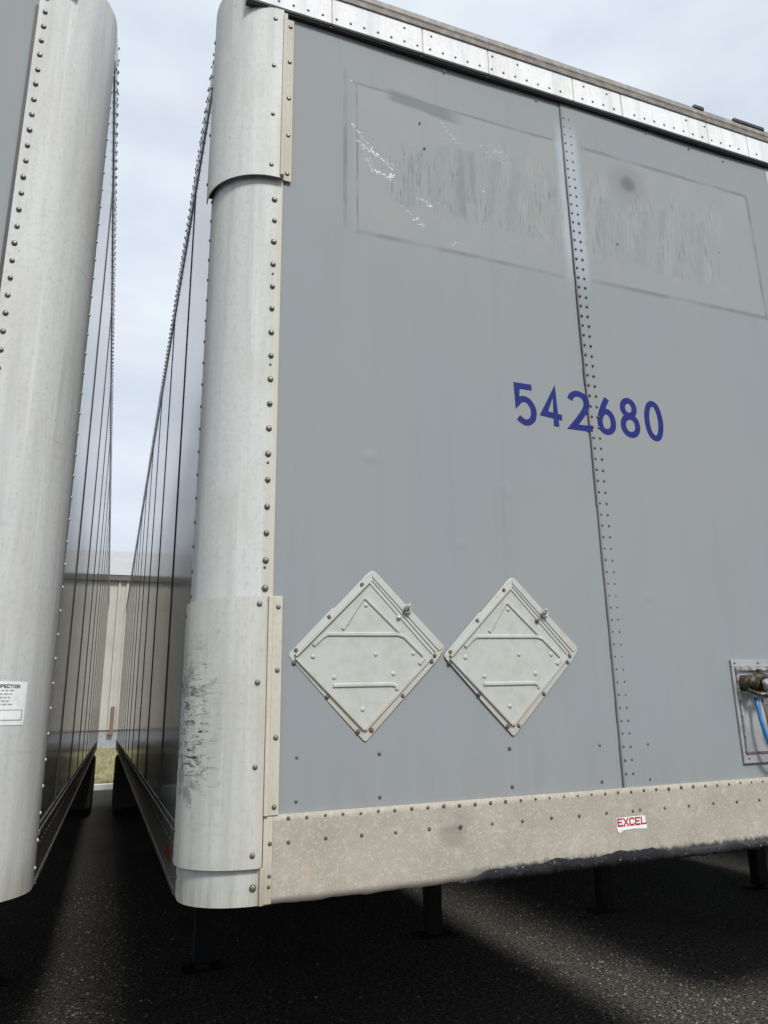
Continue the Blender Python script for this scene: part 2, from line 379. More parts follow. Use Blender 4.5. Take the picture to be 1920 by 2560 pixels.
def dome_mesh(name, r, h, mat, axis='-y', n=9):
    mb = MB(); rings = []
    for k, (a, b) in enumerate(((1.0, -.0002), (.97, .32*h), (.72, .78*h), (.32, 1.0*h))):
        rings.append([(r*a*math.cos(2*math.pi*i/n), r*a*math.sin(2*math.pi*i/n), b if k else -.001) for i in range(n)])
    o = [p for q in rings for p in q]; fs = []
    for i in range(3):
        for j in range(n): fs.append((i*n+j, i*n+(j+1) % n, (i+1)*n+(j+1) % n, (i+1)*n+j))
    fs.append(tuple(range(3*n, 4*n)))
    if axis == '-y': o = [(x, -z, y) for x, y, z in o]
    if axis == '-x': o = [(-z, -x, y) for x, y, z in o]
    if axis == '+x': o = [(z, x, y) for x, y, z in o]
    mb.poly(o, fs, True)
    me = bpy.data.meshes.new(name); me.from_pydata(mb.v, [], mb.f); me.materials.append(mat)
    me.polygons.foreach_set('use_smooth', [True]*len(me.polygons)); return me

RV = dome_mesh('rivet', .0052, .0028, M['rivet'])
RV_S = dome_mesh('small_rivet', .0042, .002, M['rivet'])
RV_BIG = dome_mesh('post_rivet', .0088, .0062, M['rivet_big'], n=12)
RV_MID = dome_mesh('cap_bolt', .0072, .004, M['rivet_big'], n=10)
RV_RUST = dome_mesh('rusty_bolt', .0068, .0045, M['rust'], n=8)
RV_PALE = dome_mesh('pale_dimple', .0068, .0035, M['placard'], n=10)

def rivets(parent, me, pts, name='rivet'):
    for x, y, z in pts:
        j = lambda a: random.uniform(-a, a)
        o = link(name, me, parent, (x+j(.0008), y, z+j(.0012)))
        s = random.uniform(.9, 1.08); o.scale = (s, random.uniform(.8, 1.1), s)

def rivet_stuff(parent, me, pts, name, mat):
    mb = MB(); vv = [tuple(v.co) for v in me.vertices]; ff = [tuple(p.vertices) for p in me.polygons]
    for x, y, z in pts: mb.poly([(a+x, b+y, c+z) for a, b, c in vv], ff, True)
    return mb.build(name, mat, parent, kind='stuff')

def arc_shell(cx, cy, r, t, z0, z1, sgn, lip_out, a0=0., a1=90., n=14, front_ext=0., side_ext=0., nz=1, jag=0.):
    """quarter-round corner plate: from the trailer side round to the front, with a flat flange on the front.
    sgn=-1: left corner. angle 0 = pointing sideways, 90 = pointing to the front"""
    mb = MB(); prof_o, prof_i = [], []
    if side_ext: prof_o.append((cx+sgn*(r), cy+side_ext)); prof_i.append((cx+sgn*(r-t), cy+side_ext))
    for i in range(n+1):
        a = R(a0+(a1-a0)*i/n)
        prof_o.append((cx+sgn*r*math.cos(a), cy-r*math.sin(a))); prof_i.append((cx+sgn*(r-t)*math.cos(a), cy-(r-t)*math.sin(a)))
    if front_ext: prof_o.append((cx-sgn*front_ext, cy-r)); prof_i.append((cx-sgn*front_ext, cy-r+t))
    ring = prof_o+prof_i[::-1]; rings = []
    for k in range(nz+1):
        z = z0+(z1-z0)*k/nz
        rings.append([(x, y, z) for x, y in ring])
    if sgn > 0: rings = [r_[::-1] for r_ in rings]
    mb.sweep(None, rings, False)
    return mb

def smooth_by_angle(o, ang=35):
    me = o.data
    me.polygons.foreach_set('use_smooth', [True]*len(me.polygons))
    try: me.set_sharp_from_angle(angle=R(ang))
    except Exception: pass

# ------------------------------------------------------------------ trailers
def nose_y(X, Z):      # the nose skin is slightly wavy
    return .0025*math.sin(X*5.1+1)*math.sin(Z*2.7)-(.0036 if X > 1.509-CX else 0)
LEN = 16.1
HW = 1.29
GROUP = 'box trailers parked side by side with their noses in a row'

def trailer(x, y, label, kind, pr=.17, length=LEN, yl=3.60):
    """local frame: x across (0 = centre line), y back from the nose face, z up from the ground"""
    t = thing('box_trailer', label, 'trailer', (x, y, 0), GROUP)
    main = kind == 'main'
    dz = 0 if main else .14
    Z0, ZB, ZT = 1.10, 1.31, 3.92+dz
    fl = .195 if main else .24          # how far in from the side the post flange reaches on the nose
    px = HW-fl
    # --- nose panels
    if main:
        seam = 1.507-CX
        wave = lambda X, Z: .0025*math.sin(X*5.1+1)*math.sin(Z*2.7)
        def sheet(x0, x1, yy):
            mb = MB(); nx, nz = 90, 200; pts = []; fs = []
            for k in range(nz+1):
                for i in range(nx+1):
                    X = x0+(x1-x0)*i/nx; Zz = ZB-.03+(ZT+.03-ZB)*k/nz
                    d = .0
                    for bx, bz, br, bh in ((.683, 2.318, .010, .004), (.697, 2.316, .009, .0025), (1.150, 2.262, .012, .0025), (1.165, 2.238, .010, .003), (.993, 2.06, .009, .002), (1.682, 1.91, .009, .003)):
                        q = ((X+CX-bx)**2*.6+(Zz-bz)**2*1.4)/br**2
                        d += -bh*math.exp(-q)
                    pts.append((X, wave(X, Zz)+yy+d, Zz))
            for k in range(nz):
                for i in range(nx):
                    a = k*(nx+1)+i; fs.append((a, a+1, a+nx+2, a+nx+1))
            mb.poly(pts, fs, True)
            n0 = len(pts)
            return mb
        o = sheet(-px-.01, seam+.003, 0).build('nose_panel', M['nose'], t)
        sm = o.modifiers.new('thickness', 'SOLIDIFY'); sm.thickness = .003; sm.offset = -1
        o2 = sheet(seam+.002, px+.01, -.0036).build('nose_panel', M['nose'], t)
        sm = o2.modifiers.new('thickness', 'SOLIDIFY'); sm.thickness = .003; sm.offset = -1
        panels = (o, o2)
        sc = MB()
        for k in range(40):
            z = ZB+(ZT-ZB)*k/40; z2 = ZB+(ZT-ZB)*(k+1)/40; a = random.uniform(-.0012, .0012)
            sc.box(seam-.0022+a, seam+.0018, -.0045, -.0002, z, z2)
        sc.build('seam_sealant', M['sealant'], t)
        for k in range(64):
            z = 3.843-.0402*k
            if z < 1.335: break
            for i, xx in enumerate((1.5195, 1.546)):
                if 2.49 < z < 2.66 and i == 0 and random.random() < .35: continue
                rivets(o2, RV, [(xx-CX+.0004*(3.84-z), -.0040, z)])
        hp = [(.475, 1.446), (.706, 1.446), (1.116, 1.444), (1.434, 1.440), (1.614, 1.437), (.475, 1.336), (.707, 1.334), (1.118, 1.335), (1.43, 1.331), (1.609, 1.329)]
        rivets(o, RV, [(a-CX, -.0005, b) for a, b in hp if a < 1.5]); rivets(o2, RV, [(a-CX, -.004, b) for a, b in hp if a > 1.5])
        for a, b in ((1.0, 3.905), (1.4, 3.902), (1.71, 3.90), (1.93, 3.905), (2.16, 3.90), (2.35, 3.89)):
            rivets(o if a < 1.5 else o2, RV_S, [(a-CX, -.004, b-.012)])
        for a, b in ((.893, 3.624), (.908, 3.517), (2.245, 3.39), (1.72, 3.31)):
            rivets(o if a < 1.5 else o2, RV_S, [(a-CX, -.0035, b)])
    else:
        mb = MB(); mb.box(-px-.01, px+.01, 0, .004, ZB-.03, ZT+.03)
        o = mb.build('nose_panel', M['nose_plain'], t)
    # --- lower nose rail
    mb = MB(); nx, nz = 90, 12; pts = []; fs = []
    for k in range(nz+1):
        for i in range(nx+1):
            X = -px-.005+(2*px+.01)*i/nx; Zz = Z0+(ZB-Z0)*k/nz
            d = 0
            if main:
                q = ((X+CX-.912)**2+((Zz-1.240)*1.2)**2)/.035**2; d = .012*math.exp(-q)
                d += .0015*math.sin(X*9)*math.sin(Zz*30)
                if k == 0: Zz += .0015*math.sin(X*40)+.001*math.sin(X*93)
            pts.append((X, -.009+d, Zz))
    for k in range(nz):
        for i in range(nx):
            a = k*(nx+1)+i; fs.append((a, a+1, a+nx+2, a+nx+1))
    mb.poly(pts, fs, True)
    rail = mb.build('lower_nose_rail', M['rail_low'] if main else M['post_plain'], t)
    sm = rail.modifiers.new('thickness', 'SOLIDIFY'); sm.thickness = .0085; sm.offset = -1
    mb = MB(); mb.box(-px, px, .002, .14, Z0+.002, Z0+.012); mb.build('rail_return', M['black'], t)
    if main:
        xs = [.453+.0489*i for i in range(36)]
        rivets(rail, RV, [(a-CX, -.0088, 1.298) for a in xs if a < 2.16])
        rivets(rail, RV, [(a-CX, -.0088, 1.242) for a in ([.455+.0977*i for i in range(11)]+[1.529, 1.555, 1.651, 1.746, 1.846, 1.944, 2.042])])
        rivet_stuff(rail, RV, [(a-CX, -.0088, 1.298) for a in xs+[2.21, 2.26, 2.31, 2.36, 2.41, 2.46, 2.51, 2.55] if a >= 2.16], 'rivet_row', M['rivet'])
        # lumpy tar along the lower edge
        mb = MB(); xs2 = [.93+.012*i for i in range(int((2.58-.93)/.012))]; top, bot = [], []
        tz = 1.108; rings = []
        for i, a in enumerate(xs2):
            f = min(1, (a-.93)/.12)
            tz += random.uniform(-.004, .004); lo_ = 1.122 if a < 1.6 else 1.112; tz = min(max(tz, lo_), lo_+.016)
            h = Z0-.003+(tz-Z0)*f; b = Z0-.003-random.uniform(0, .006)*f
            yo = -.0115-.004*f-random.uniform(0, .003)
            rings.append([(a-CX, -.0085, h+.002), (a-CX, yo, (h+b)/2+random.uniform(-.004, .004)), (a-CX, -.011, b), (a-CX, .012, b-.001)])
        mb.sweep(None, rings, True, closed=False)
        mb.build('tar_sealant', M['tar'], rail)
    # --- upper nose rail plates
    if main:
        vs = [.258, .556, .904, 1.179, 1.563, 1.799, 2.256, 2.485, 2.735]
        tr = [(x_, z_) for x_, z_ in [(.833, 4.009), (.941, 4.01), (1.199, 4.008), (1.309, 4.012), (1.617, 4.009), (1.729, 4.01), (2.142, 4.008), (2.243, 4.01)]]
        xs = [.316+.0515*i for i in range(44)]
        for a, b in zip(vs[:-1], vs[1:]):
            mb = MB(); mb.box(a-CX+.0022, b-CX-.0022, -.0285, .0, 3.921, 4.036)
            pl = mb.build('upper_rail_plate', M['rail_top'], t, bevel=.0015)
            rivets(pl, RV, [(c-CX, -.0287, 3.946) for c in xs if a+.012 < c < b-.012])
            rivets(pl, RV, [(c-CX, -.0287, 4.009) for c, _ in tr if a < c < b])
        mb = MB(); mb.box(vs[0]-CX+.01, vs[-1]-CX-.01, -.0262, .0, 3.924, 4.034); mb.build('rail_backing', M['strip'], t)
        mb = MB(); mb.box(vs[0]-CX, vs[-1]-CX, -.019, 0, 3.912, 3.9235); mb.build('rail_drip_edge', M['gasket_and_shade'], t)
        mb = MB()
        prof = [(0, 4.0362), (-.034, 4.0362), (-.037, 4.052), (-.030, 4.060), (-.034, 4.068), (-.032, 4.092), (-.012, 4.10), (.05, 4.102), (.05, 4.0362)]
        rings = [[(xx, a, b) for a, b in prof] for xx in (vs[0]-CX, vs[-1]-CX)]
        mb.sweep(None, rings); mb.build('roof_lip', M['taupe'], t)
        for a, b in ((2.195, 2.25), (2.42, 2.60)):
            mb = MB(); mb.box(a-CX, b-CX, -.037, .02, 4.090, 4.108); mb.build('roof_clip', M['gasket_and_shade'], t, bevel=.003)
    else:
        mb = MB(); mb.box(-px-.12, px+.12, -.024, 0, 4.10, 4.19); mb.build('upper_rail_plate', M['rail_top'], t, bevel=.002)
        mb = MB(); mb.box(-px-.12, px+.12, -.034, .05, 4.1902, 4.24); mb.build('roof_lip', M['taupe'], t, bevel=.004)
    # --- corner posts
    for sg in (-1, 1):
        near = (main and sg < 0) or (kind == 'left' and sg > 0)
        mb = arc_shell(sg*(HW-pr), pr, pr+.004, .006, Z0, 4.02+dz*1.3, sg, 0, front_ext=fl-pr, side_ext=.05, n=18)
        # shift so the flange sits just proud of the nose panel
        p = mb.build('corner_post', M['post'] if main else M['post_plain'], t); smooth_by_angle(p)
        if not near: continue
        if main:
            zz = [3.16-.0789*i for i in range(17)]
            rivets(p, RV_BIG, [(.3755-CX+.00015*i, -.0048, z) for i, z in enumerate(zz) if z > 1.89])
            rivets(p, RV_S, [(.3755-CX, -.0048, z) for z in (2.889, 2.577, 2.265, 1.956)])
        else:
            n_ = int((3.98-1.14)/.0625)
            rivets(p, RV_BIG, [(px+.022, -.0048, 4.04-.0625*i) for i in range(n_+1)])
        # small rivets down the side flange of the post
        xx = sg*(HW+.0042)
        mesh = dome_mesh('flange_rivet', .0058, .0045, M['rivet'] if main else M['rivet_pale'], '-x' if sg < 0 else '+x', 8)
        zs = [4.0-.075*i for i in range(39)]
        for z in zs:
            link('rivet', mesh, p, (xx, pr+.028, z))
        # black edge lip of the nose panel flange
        if kind == 'left':
            mb = MB(); mb.box(px-.010, px-.001, -.006, -.0005, ZB, 4.0); mb.build('flange_gasket', M['gasket_and_shade'], p)
        # silver dents / glint bolt
    # --- corner caps of the main trailer
    if main:
        c = arc_shell(-(HW-pr), pr, pr+.024, .0035, 3.232, 4.03, -1, 0, front_ext=.012, side_ext=.02, n=20, nz=2)
        cap = c.build('corner_cap', M['cap'], t, label='upper white corner cap with a lifted lower edge'); smooth_by_angle(cap)
        c = arc_shell(-(HW-pr), pr, pr+.0203, .015, 3.252, 4.02, -1, 0, front_ext=.010, side_ext=.015, n=20); c.build('cap_gap_shade', M['gasket_and_shade'], cap)  # black filler standing in for the shade between cap and post
        mb = MB(); mb.box(.3858-CX, .3995-CX, -.031, -.004, 3.24, 3.90); mb.box(.3995-CX, .4265-CX, -.0095, -.0045, 3.236, 3.90)
        mb.build('edge_strip', M['strip'], cap, bevel=.002)
        yf = -.0242
        rivets(cap, RV_MID, [(.344-CX+.014, yf+.0002, z) for z in (3.868, 3.67, 3.471, 3.273)], 'bolt')
        rivets(cap, RV_MID, [(.413-CX, -.010, z) for z in (3.867, 3.717, 3.564, 3.414, 3.263)], 'bolt')
        mesh = dome_mesh('flange_rivet', .0058, .0045, M['rivet'], '-x', 8)
        for z in (3.9, 3.7, 3.5, 3.3): link('rivet', mesh, cap, (-HW-.0242, pr+.008, z))
        # lower cap
        c = arc_shell(-(HW-pr), pr, pr+.016, .004, 1.187, 1.873, -1, 0, front_ext=.004, side_ext=.03, n=20, nz=2)
        cap = c.build('corner_cap', M['cap_low'], t, label='lower scuffed white corner cap with rounded bottom edge'); smooth_by_angle(cap)
        mb = MB(); mb.box(.376-CX, .3865-CX, -.0125, -.004, 1.187, 1.876)
        mb.box(.3868-CX, .3985-CX, -.0195, -.004, 1.308, 1.876); mb.box(.3988-CX, .4265-CX, -.012, -.0045, 1.308, 1.876)
        mb.build('edge_strip', M['strip'], cap, bevel=.0018)
        rivets(cap, RV_MID, [(.3595-CX+.003, -.0164, z) for z in (1.852, 1.642, 1.429, 1.218)], 'bolt')
        rivets(cap, RV_MID, [(.4145-CX, -.0125, z) for z in (1.846, 1.675, 1.501, 1.33)], 'bolt')
        mesh = dome_mesh('flange_rivet', .0065, .0045, M['rivet'], '-x', 8)
        for z in (1.84, 1.65, 1.46, 1.27): link('rivet', mesh, cap, (-HW-.0162, pr+.012, z))
        rivets(t, RV_BIG, [(.3665-CX, -.005, 1.142)], 'bolt')
        # end plate of the lower rail beside the post
        mb = MB(); mb.box(.3815-CX, .3925-CX, -.015, -.004, 1.10, 1.186); mb.box(.3885-CX, .412-CX, -.0125, -.009, 1.102, 1.306)
        mb.build('rail_end_plate', M['strip'], rail, bevel=.0015)
        rivets(rail, RV, [(.4055-CX, -.0125, z) for z in (1.242, 1.165, 1.142)])
    # --- sides
    seams = [length_ for length_ in [((3.25-2.085) if main else (3.52-2.42))+1.22*i for i in range(14)] if length_ < length-.3]
    for sg in (-1, 1):
        ys = [pr+.045]+seams+[length]
        for a, b in zip(ys[:-1], ys[1:]):
            mb = MB(); mb.box(*sorted((sg*(HW-.004), sg*(HW+.001))), a+.003, b-.003, 1.26, 3.97+dz)
            mb.build('side_panel', M['side'], t)
        for q in seams:
            mb = MB(); mb.box(*sorted((sg*(HW-.004), sg*(HW+.0042))), q-.060, q-.045, 1.262, 3.968+dz)
            mb.build('splice_gasket', M['gasket_and_shade'], t)
        mb = MB(); mb.box(*sorted((sg*(HW-.004), sg*(HW+.006))), pr+.06, length, 3.965+dz, 4.085+dz)
        mb.build('top_side_rail', M['rail_side'], t, bevel=.004)
        mb = MB(); mb.box(*sorted((sg*(HW-.004), sg*(HW+.004))), pr+.06, length, 1.10, 1.268)
        mb.box(*sorted((sg*(HW-.004), sg*(HW+.009))), pr+.06, length, 1.10, 1.115)
        mb.box(*sorted((sg*(HW-.004), sg*(HW+.008))), pr+.06, length, 1.235, 1.25)
        lr = mb.build('lower_side_rail', M['rail_dark'], t, bevel=.002)
        if (main and sg < 0) or (kind == 'left' and sg > 0):
            me = dome_mesh('rail_rivet', .0065, .004, M['rivet'], '-x' if sg < 0 else '+x', 6)
            pts = []
            q = pr+.1
            while q < length-.1:
                pts += [(sg*(HW+.010), q, 4.068+dz), (sg*(HW+.006), q+.03, 3.99+dz)]; q += .062
            rivet_stuff(t, me, pts, 'top_rail_rivets', M['rivet'])
            me = dome_mesh('low_rivet', .006, .004, M['rivet'], '-x' if sg < 0 else '+x', 6)
            rivet_stuff(lr, me, [(sg*(HW+.004), pr+.12+.1*i, 1.21) for i in range(int((length-.5)/.1))], 'lower_rail_rivets', M['rivet'])
            # edge clips on the roof that catch the light against the sky
            pts = MB(); q = pr+.2
            while q < length-.1:
                hh = random.choice((.003, .005, .007)); pts.box(*sorted((sg*(HW-.03), sg*(HW+.009))), q, q+random.choice((.012, .02)), 4.085+dz, 4.086+dz+hh); q += random.uniform(.045, .075)
            pts.build('roof_edge_fasteners', M['gasket_and_shade'], t, kind='stuff')
            # red and white conspicuity tape on the lower rail
            for q in ((.42, 2.6, 5.4, 9.) if main else (3.1, 6.2, 9.8)):
                mb = MB(); mb.box(*sorted((sg*(HW+.004), sg*(HW+.0048))), q, q+.22, 1.145, 1.185)
                mb.build('reflective_tape', M['tape'], lr)
    mb = MB(); mb.box(-HW+.002, HW-.002, pr+.03, length, 4.086+dz, 4.097+dz); mb.box(-HW+.19, HW-.19, .02, pr+.03, 4.086+dz, 4.097+dz); mb.build('roof', M['roof'], t)
    # --- floor, crossmembers, rear
    mb = MB(); mb.box(-HW+.006, HW-.006, pr+.03, length, 1.19, 1.25); mb.box(-HW+.20, HW-.20, .03, pr+.03, 1.19, 1.25); mb.build('floor', M['black'], t)
    mb = MB()
    for i in range(46):
        mb.box(-HW+.02, HW-.02, .25+.34*i, .29+.34*i, 1.10, 1.1895)
    mb.build('crossmembers', M['black'], t, kind='stuff')
    mb = MB(); mb.box(-.55, .55, .5, 1.4, 1.085, 1.099); mb.build('coupler_plate', M['black'], t)
    mb = MB(); mb.box(-HW, HW, length, length+.05, 1.05, 4.1+dz); mb.build('rear_door', M['nose_plain'], t)
    mb = MB(); mb.box(-.7, .7, length-.25, length-.15, .5, .6)
    for s in (-.5, .5): mb.box(s-.05, s+.05, length-.25, length-.15, .6, 1.1)
    mb.build('rear_guard', M['black'], t)
    # --- landing gear
    for s in (-.81, .83):
        mb = MB(); mb.box(s-.075, s+.075, yl-.075, yl+.075, .52, 1.12); mb.box(s-.055, s+.055, yl-.055, yl+.055, .04, .52)
        lg = mb.build('landing_leg', M['black'], t, bevel=.008)
        mb = MB(); mb.box(s-.13, s+.13, yl-.11, yl+.11, .0, .012); mb.box(s-.04, s+.04, yl-.08, yl+.08, .018, .05)
        mb.build('sand_shoe', M['black'], lg, bevel=.004)
    mb = MB(); mb.box(-.73, .75, yl-.03, yl+.03, .80, .87); mb.build('cross_brace', M['black'], t)
    mb = MB(); mb.tube([(.83, 3.66, .85), (.83, 4.9, 1.12)], .02, 6); mb.tube([(-.81, 3.66, .85), (-.81, 4.9, 1.12)], .02, 6); mb.build('diagonal_brace', M['black'], t)
    # --- tandem axles
    tw = .5
    for ay in (length-2.6, length-1.35):
        mb = MB(); mb.cyl((-.9, ay, tw), (.9, ay, tw), .065, 10); mb.build('axle', M['black'], t)
        for s in (-1, 1):
            for off in (1.165, .84):
                wh = wheel(t, s*off, ay, tw)
    for s in (-1, 1):
        mb = MB(); mb.box(s*1.0-.28, s*1.0+.28, length-3.32, length-3.31, .18, 1.08); mb.build('mud_flap', M['tyre'], t)
        mb = MB(); mb.box(s*.5-.06, s*.5+.06, length-3.6, length-.6, .85, 1.09); mb.build('slider_rail', M['black'], t)
    return t, rail

WM = {}
def wheel(t, x, y, r):
    if not WM:
        mb = MB(); n = 28
        prof = [(-.13, .30), (-.135, .36), (-.135, .44), (-.115, .49), (-.09, .5), (.09, .5), (.115, .49), (.135, .44), (.135, .36), (.13, .30)]
        rings = []
        for k in range(n+1):
            a = 2*math.pi*k/n
            rings.append([(p, q*math.cos(a), q*math.sin(a)) for p, q in prof])
        mb.sweep(None, rings, True, closed=False)
        o = mb.build('tyre', M['tyre'], t); WM['t'] = o.data
        mb = MB(); prof = [(-.12, .30), (-.12, .27), (-.02, .25), (-.02, .08), (.02, .08), (.02, .25), (.12, .27), (.12, .30)]; rings = []
        for k in range(n+1):
            a = 2*math.pi*k/n; rings.append([(p, q*math.cos(a), q*math.sin(a)) for p, q in prof])
        mb.sweep(None, rings, True, closed=False); mb.cyl((-.05, 0, 0), (.05, 0, 0), .1, 12)
        r_ = mb.build('rim', M['galv'], t); WM['r'] = r_.data
        bpy.data.objects.remove(r_); bpy.data.objects.remove(o)
    a = link('wheel', WM['t'], t, (x, y, r)); link('rim', WM['r'], a, (0, 0, 0))
    return a

main, rail = trailer(CX, YF, 'grey box trailer numbered 542680 with two diamond placard holders on its riveted nose', 'main')
left, _ = trailer(-.17-HW, 2.42, 'box trailer on the left with plain white riveted corner post and inspection label', 'left', pr=.20)
right, _ = trailer(4.64, 2.80, 'box trailer parked right of the numbered one, only its black landing legs showing below', 'right', length=LEN, yl=2.885)

far, _ = trailer(7.72, 2.6, 'farthest right box trailer, only its shade reaching the lit strip at the right edge', 'right', length=LEN, yl=3.1)

# ------------------------------------------------------------------ things fixed on the main nose
def W(x, z, y): return (x-CX, y, z)

def ribbon(mb, pts, half, y_top, y_base, flat=.45):
    """raised half-round ridge along a polyline in the x-z plane"""
    rings = []; P = [Vector((a-CX, 0, b)) for a, b in pts]
    for i, p in enumerate(P):
        t = (P[min(i+1, len(P)-1)]-P[max(i-1, 0)]).normalized(); n = Vector((-t.z, 0, t.x))
        e = [p+n*half+Vector((0, y_base, 0)), p+n*half*flat+Vector((0, y_top, 0)), p-n*half*flat+Vector((0, y_top, 0)), p-n*half+Vector((0, y_base, 0))]
        rings.append(e)
    mb.sweep(None, rings, False)

def rounded(pts, r, n=4):
    out = []; N = len(pts)
    for i in range(N):
        p = Vector(pts[i][:2]); a = Vector(pts[i-1][:2]); b = Vector(pts[(i+1) % N][:2])
        rr = pts[i][2] if len(pts[i]) > 2 else r
        rr = min(rr, (a-p).length*.45, (b-p).length*.45)
        if rr < .0005: out.append(tuple(p)); continue
        u = p+(a-p).normalized()*rr; v = p+(b-p).normalized()*rr
        for k in range(n+1):
            s = k/n; q = u*(1-s)**2+p*2*s*(1-s)+v*s*s; out.append((q.x, q.y))
    return out

def placard(dx, dz, label, tidy):
    S = lambda L_: [(a+dx, b+dz) for a, b in L_]
    root_y = -.0008
    out = [(.665, 1.478, .008), (.884, 1.696, .004), (.918, 1.738, .014), (.694, 1.965, .014), (.668, 1.944, .003), (.656, 1.930, .002), (.575, 1.846, .001), (.571, 1.848, .001), (.466, 1.738, .003), (.444, 1.716, .012), (.556, 1.596, .001), (.560, 1.588, .001)]
    pts = rounded([(a+dx-CX, b+dz, r) for a, b, r in out], .003)
    mb = MB(); mb.prism_y(pts, root_y-.0035, root_y)
    back = mb.build('placard_holder', M['placard_frame'], main, bevel=.0008, label=label)
    y1 = root_y-.0035
    # field
    fld = rounded([(a+dx-CX, b+dz, .004) for a, b in ((.663, 1.512), (.874, 1.717), (.681, 1.925), (.466, 1.711))], .004)
    mb = MB(); mb.prism_y(fld, y1-.0022, y1-.0001); mb.build('placard_plate', M['placard'], back, bevel=.0006)
    y2 = y1-.0022
    mb = MB()
    ribbon(mb, S([(.600, 1.788), (.654, 1.868), (.662, 1.878), (.670, 1.877), (.770, 1.783)]), .0065, y2-.0042, y2)
    ribbon(mb, S([(.516, 1.742), (.540, 1.764), (.556, 1.773), (.765, 1.775), (.785, 1.769), (.842, 1.716), (.846, 1.706), (.832, 1.690)]), .007, y2-.0045, y2)
    ribbon(mb, S([(.572, 1.632), (.748, 1.633), (.758, 1.628), (.760, 1.619)]), .007, y2-.0045, y2)
    mb.build('embossed_rib', M['placard'], back)
    # side rails that hold the plates
    for nm, a, b, h, wd in (('upper', (.466, 1.714), (.679, 1.927), .011, .0050), ('lowleft', (.4665, 1.708), (.662, 1.512), .007, .0052),
                            ('lowright', (.664, 1.511), (.872, 1.713), .007, .0052), ('upperright', (.683, 1.924), (.872, 1.722), .005, .0040),
                            ('upperright2', (.690, 1.934), (.884, 1.727), .0035, .0030)):
        mb = MB(); ribbon(mb, S([a, b]), wd, y1-h, y1, .6); mb.build('holder_rail', M['placard_frame'], back)
    # wide hinged flap on the upper right
    fl = rounded([(a+dx-CX, b+dz, r) for a, b, r in ((.896, 1.728, .003), (.914, 1.741, .010), (.694, 1.960, .010), (.690, 1.942, .003))], .004)
    mb = MB(); mb.prism_y(fl, y1-.003, y1-.0002); mb.build('flap', M['placard_frame'], back, bevel=.0008)
    rivets(back, RV_RUST, [(a+dx-CX, y1, b+dz) for a, b in ((.659, 1.919), (.561, 1.822), (.467, 1.728), (.463, 1.695), (.556, 1.603), (.645, 1.508), (.683, 1.509), (.778, 1.602), (.872, 1.697), (.881, 1.716))], 'bolt')
    rivets(back, RV_PALE, [(a+dx-CX, y2, b+dz) for a, b in ((.669, 1.858), (.613, 1.806), (.515, 1.711), (.697, 1.719), (.813, 1.72), (.576, 1.654), (.751, 1.662), (.657, 1.567))], 'dimple')
    # latch: a stud with a bent wing and a small tab
    mb = MB(); cx_, cz_ = .796+dx-CX, 1.848+dz; yy = y1-.003
    mb.cyl((cx_, yy, cz_), (cx_, yy-.012, cz_), .0085, 12)
    P_ = [(-.012, -.006, -.009), (-.011, -.011, .003), (-.002, -.013, .012), (.009, -.011, .012), (.012, -.009, .002), (.004, -.012, -.009), (-.010, -.008, -.010)]
    mb.tube([(cx_+a, yy+b, cz_+c) for a, b, c in P_], .0028, 6)
    mb.tube([(cx_-.002, yy-.012, cz_-.002), (cx_+.007, yy-.014, cz_+.018)], .0032, 6)
    mb.build('latch', M['steel'], back)
    mb = MB(); mb.cyl((cx_-.027, yy+.002, cz_-.023), (cx_-.027, yy-.006, cz_-.023), .0062, 10); mb.build('latch_keeper', M['rivet_pale'] if not tidy else M['rust'], back)
    return back
placard(0, 0, 'left diamond placard holder, rustier at its right corner', False)
placard(.4655, -.0015, 'right diamond placard holder beside the seam', True)

# painted number
STROKES = {
 '5': [[(.92, 1.0), (.06, 1.0), (.06, .52), (.20, .60), (.42, .64), (.68, .60), (.90, .44), (.95, .28), (.86, .10), (.62, 0), (.38, -.01), (.05, .10)]],
 '4': [[(.66, -.04), (.66, 1.0), (.02, .30), (1.0, .24)]],
 '2': [[(.03, .80), (.12, .92), (.32, 1.0), (.56, 1.0), (.76, .90), (.82, .74), (.74, .56), (.46, .30), (.06, 0.0), (1.0, 0.0)]],
 '6': [[(.66, 1.0), (.34, .72), (.10, .42), (.05, .22), (.16, .05), (.42, -.02), (.72, .02), (.92, .16), (.93, .38), (.78, .54), (.52, .60), (.26, .54), (.09, .38)]],
 '8': [[(.50, .54), (.22, .62), (.10, .78), (.20, .94), (.46, 1.02), (.72, .96), (.84, .80), (.76, .64), (.50, .54), (.16, .44), (.04, .24), (.16, .05), (.48, -.03), (.80, .04), (.94, .22), (.84, .44), (.50, .54)]],
 '0': [[(.48, 1.02), (.22, .92), (.06, .66), (.05, .34), (.20, .08), (.50, -.03), (.78, .06), (.94, .34), (.93, .66), (.76, .94), (.48, 1.02)]],
}
def smooth_path(P, n=4):
    out = []
    for i in range(len(P)-1):
        p0 = Vector(P[max(i-1, 0)]); p1 = Vector(P[i]); p2 = Vector(P[i+1]); p3 = Vector(P[min(i+2, len(P)-1)])
        for k in range(n):
            t = k/n
            out.append(.5*((2*p1)+(-p0+p2)*t+(2*p0-5*p1+4*p2-p3)*t*t+(-p0+3*p1-3*p2+p3)*t**3))
    out.append(Vector(P[-1])); return out
def paint_y(X, Z):      # paint follows the skin and bridges the sealant at the seam
    wv = .0025*math.sin(X*5.1+1)*math.sin(Z*2.7); s_ = X-(1.507-CX)
    lft, mid, rgt = wv-.0005, -.0049, wv-.0041
    if s_ < -.010: return lft
    if s_ < -.004: return lft+(mid-lft)*(s_+.010)/.006
    if s_ < .0025: return mid
    if s_ < .007: return mid+(rgt-mid)*(s_-.0025)/.0045
    return rgt
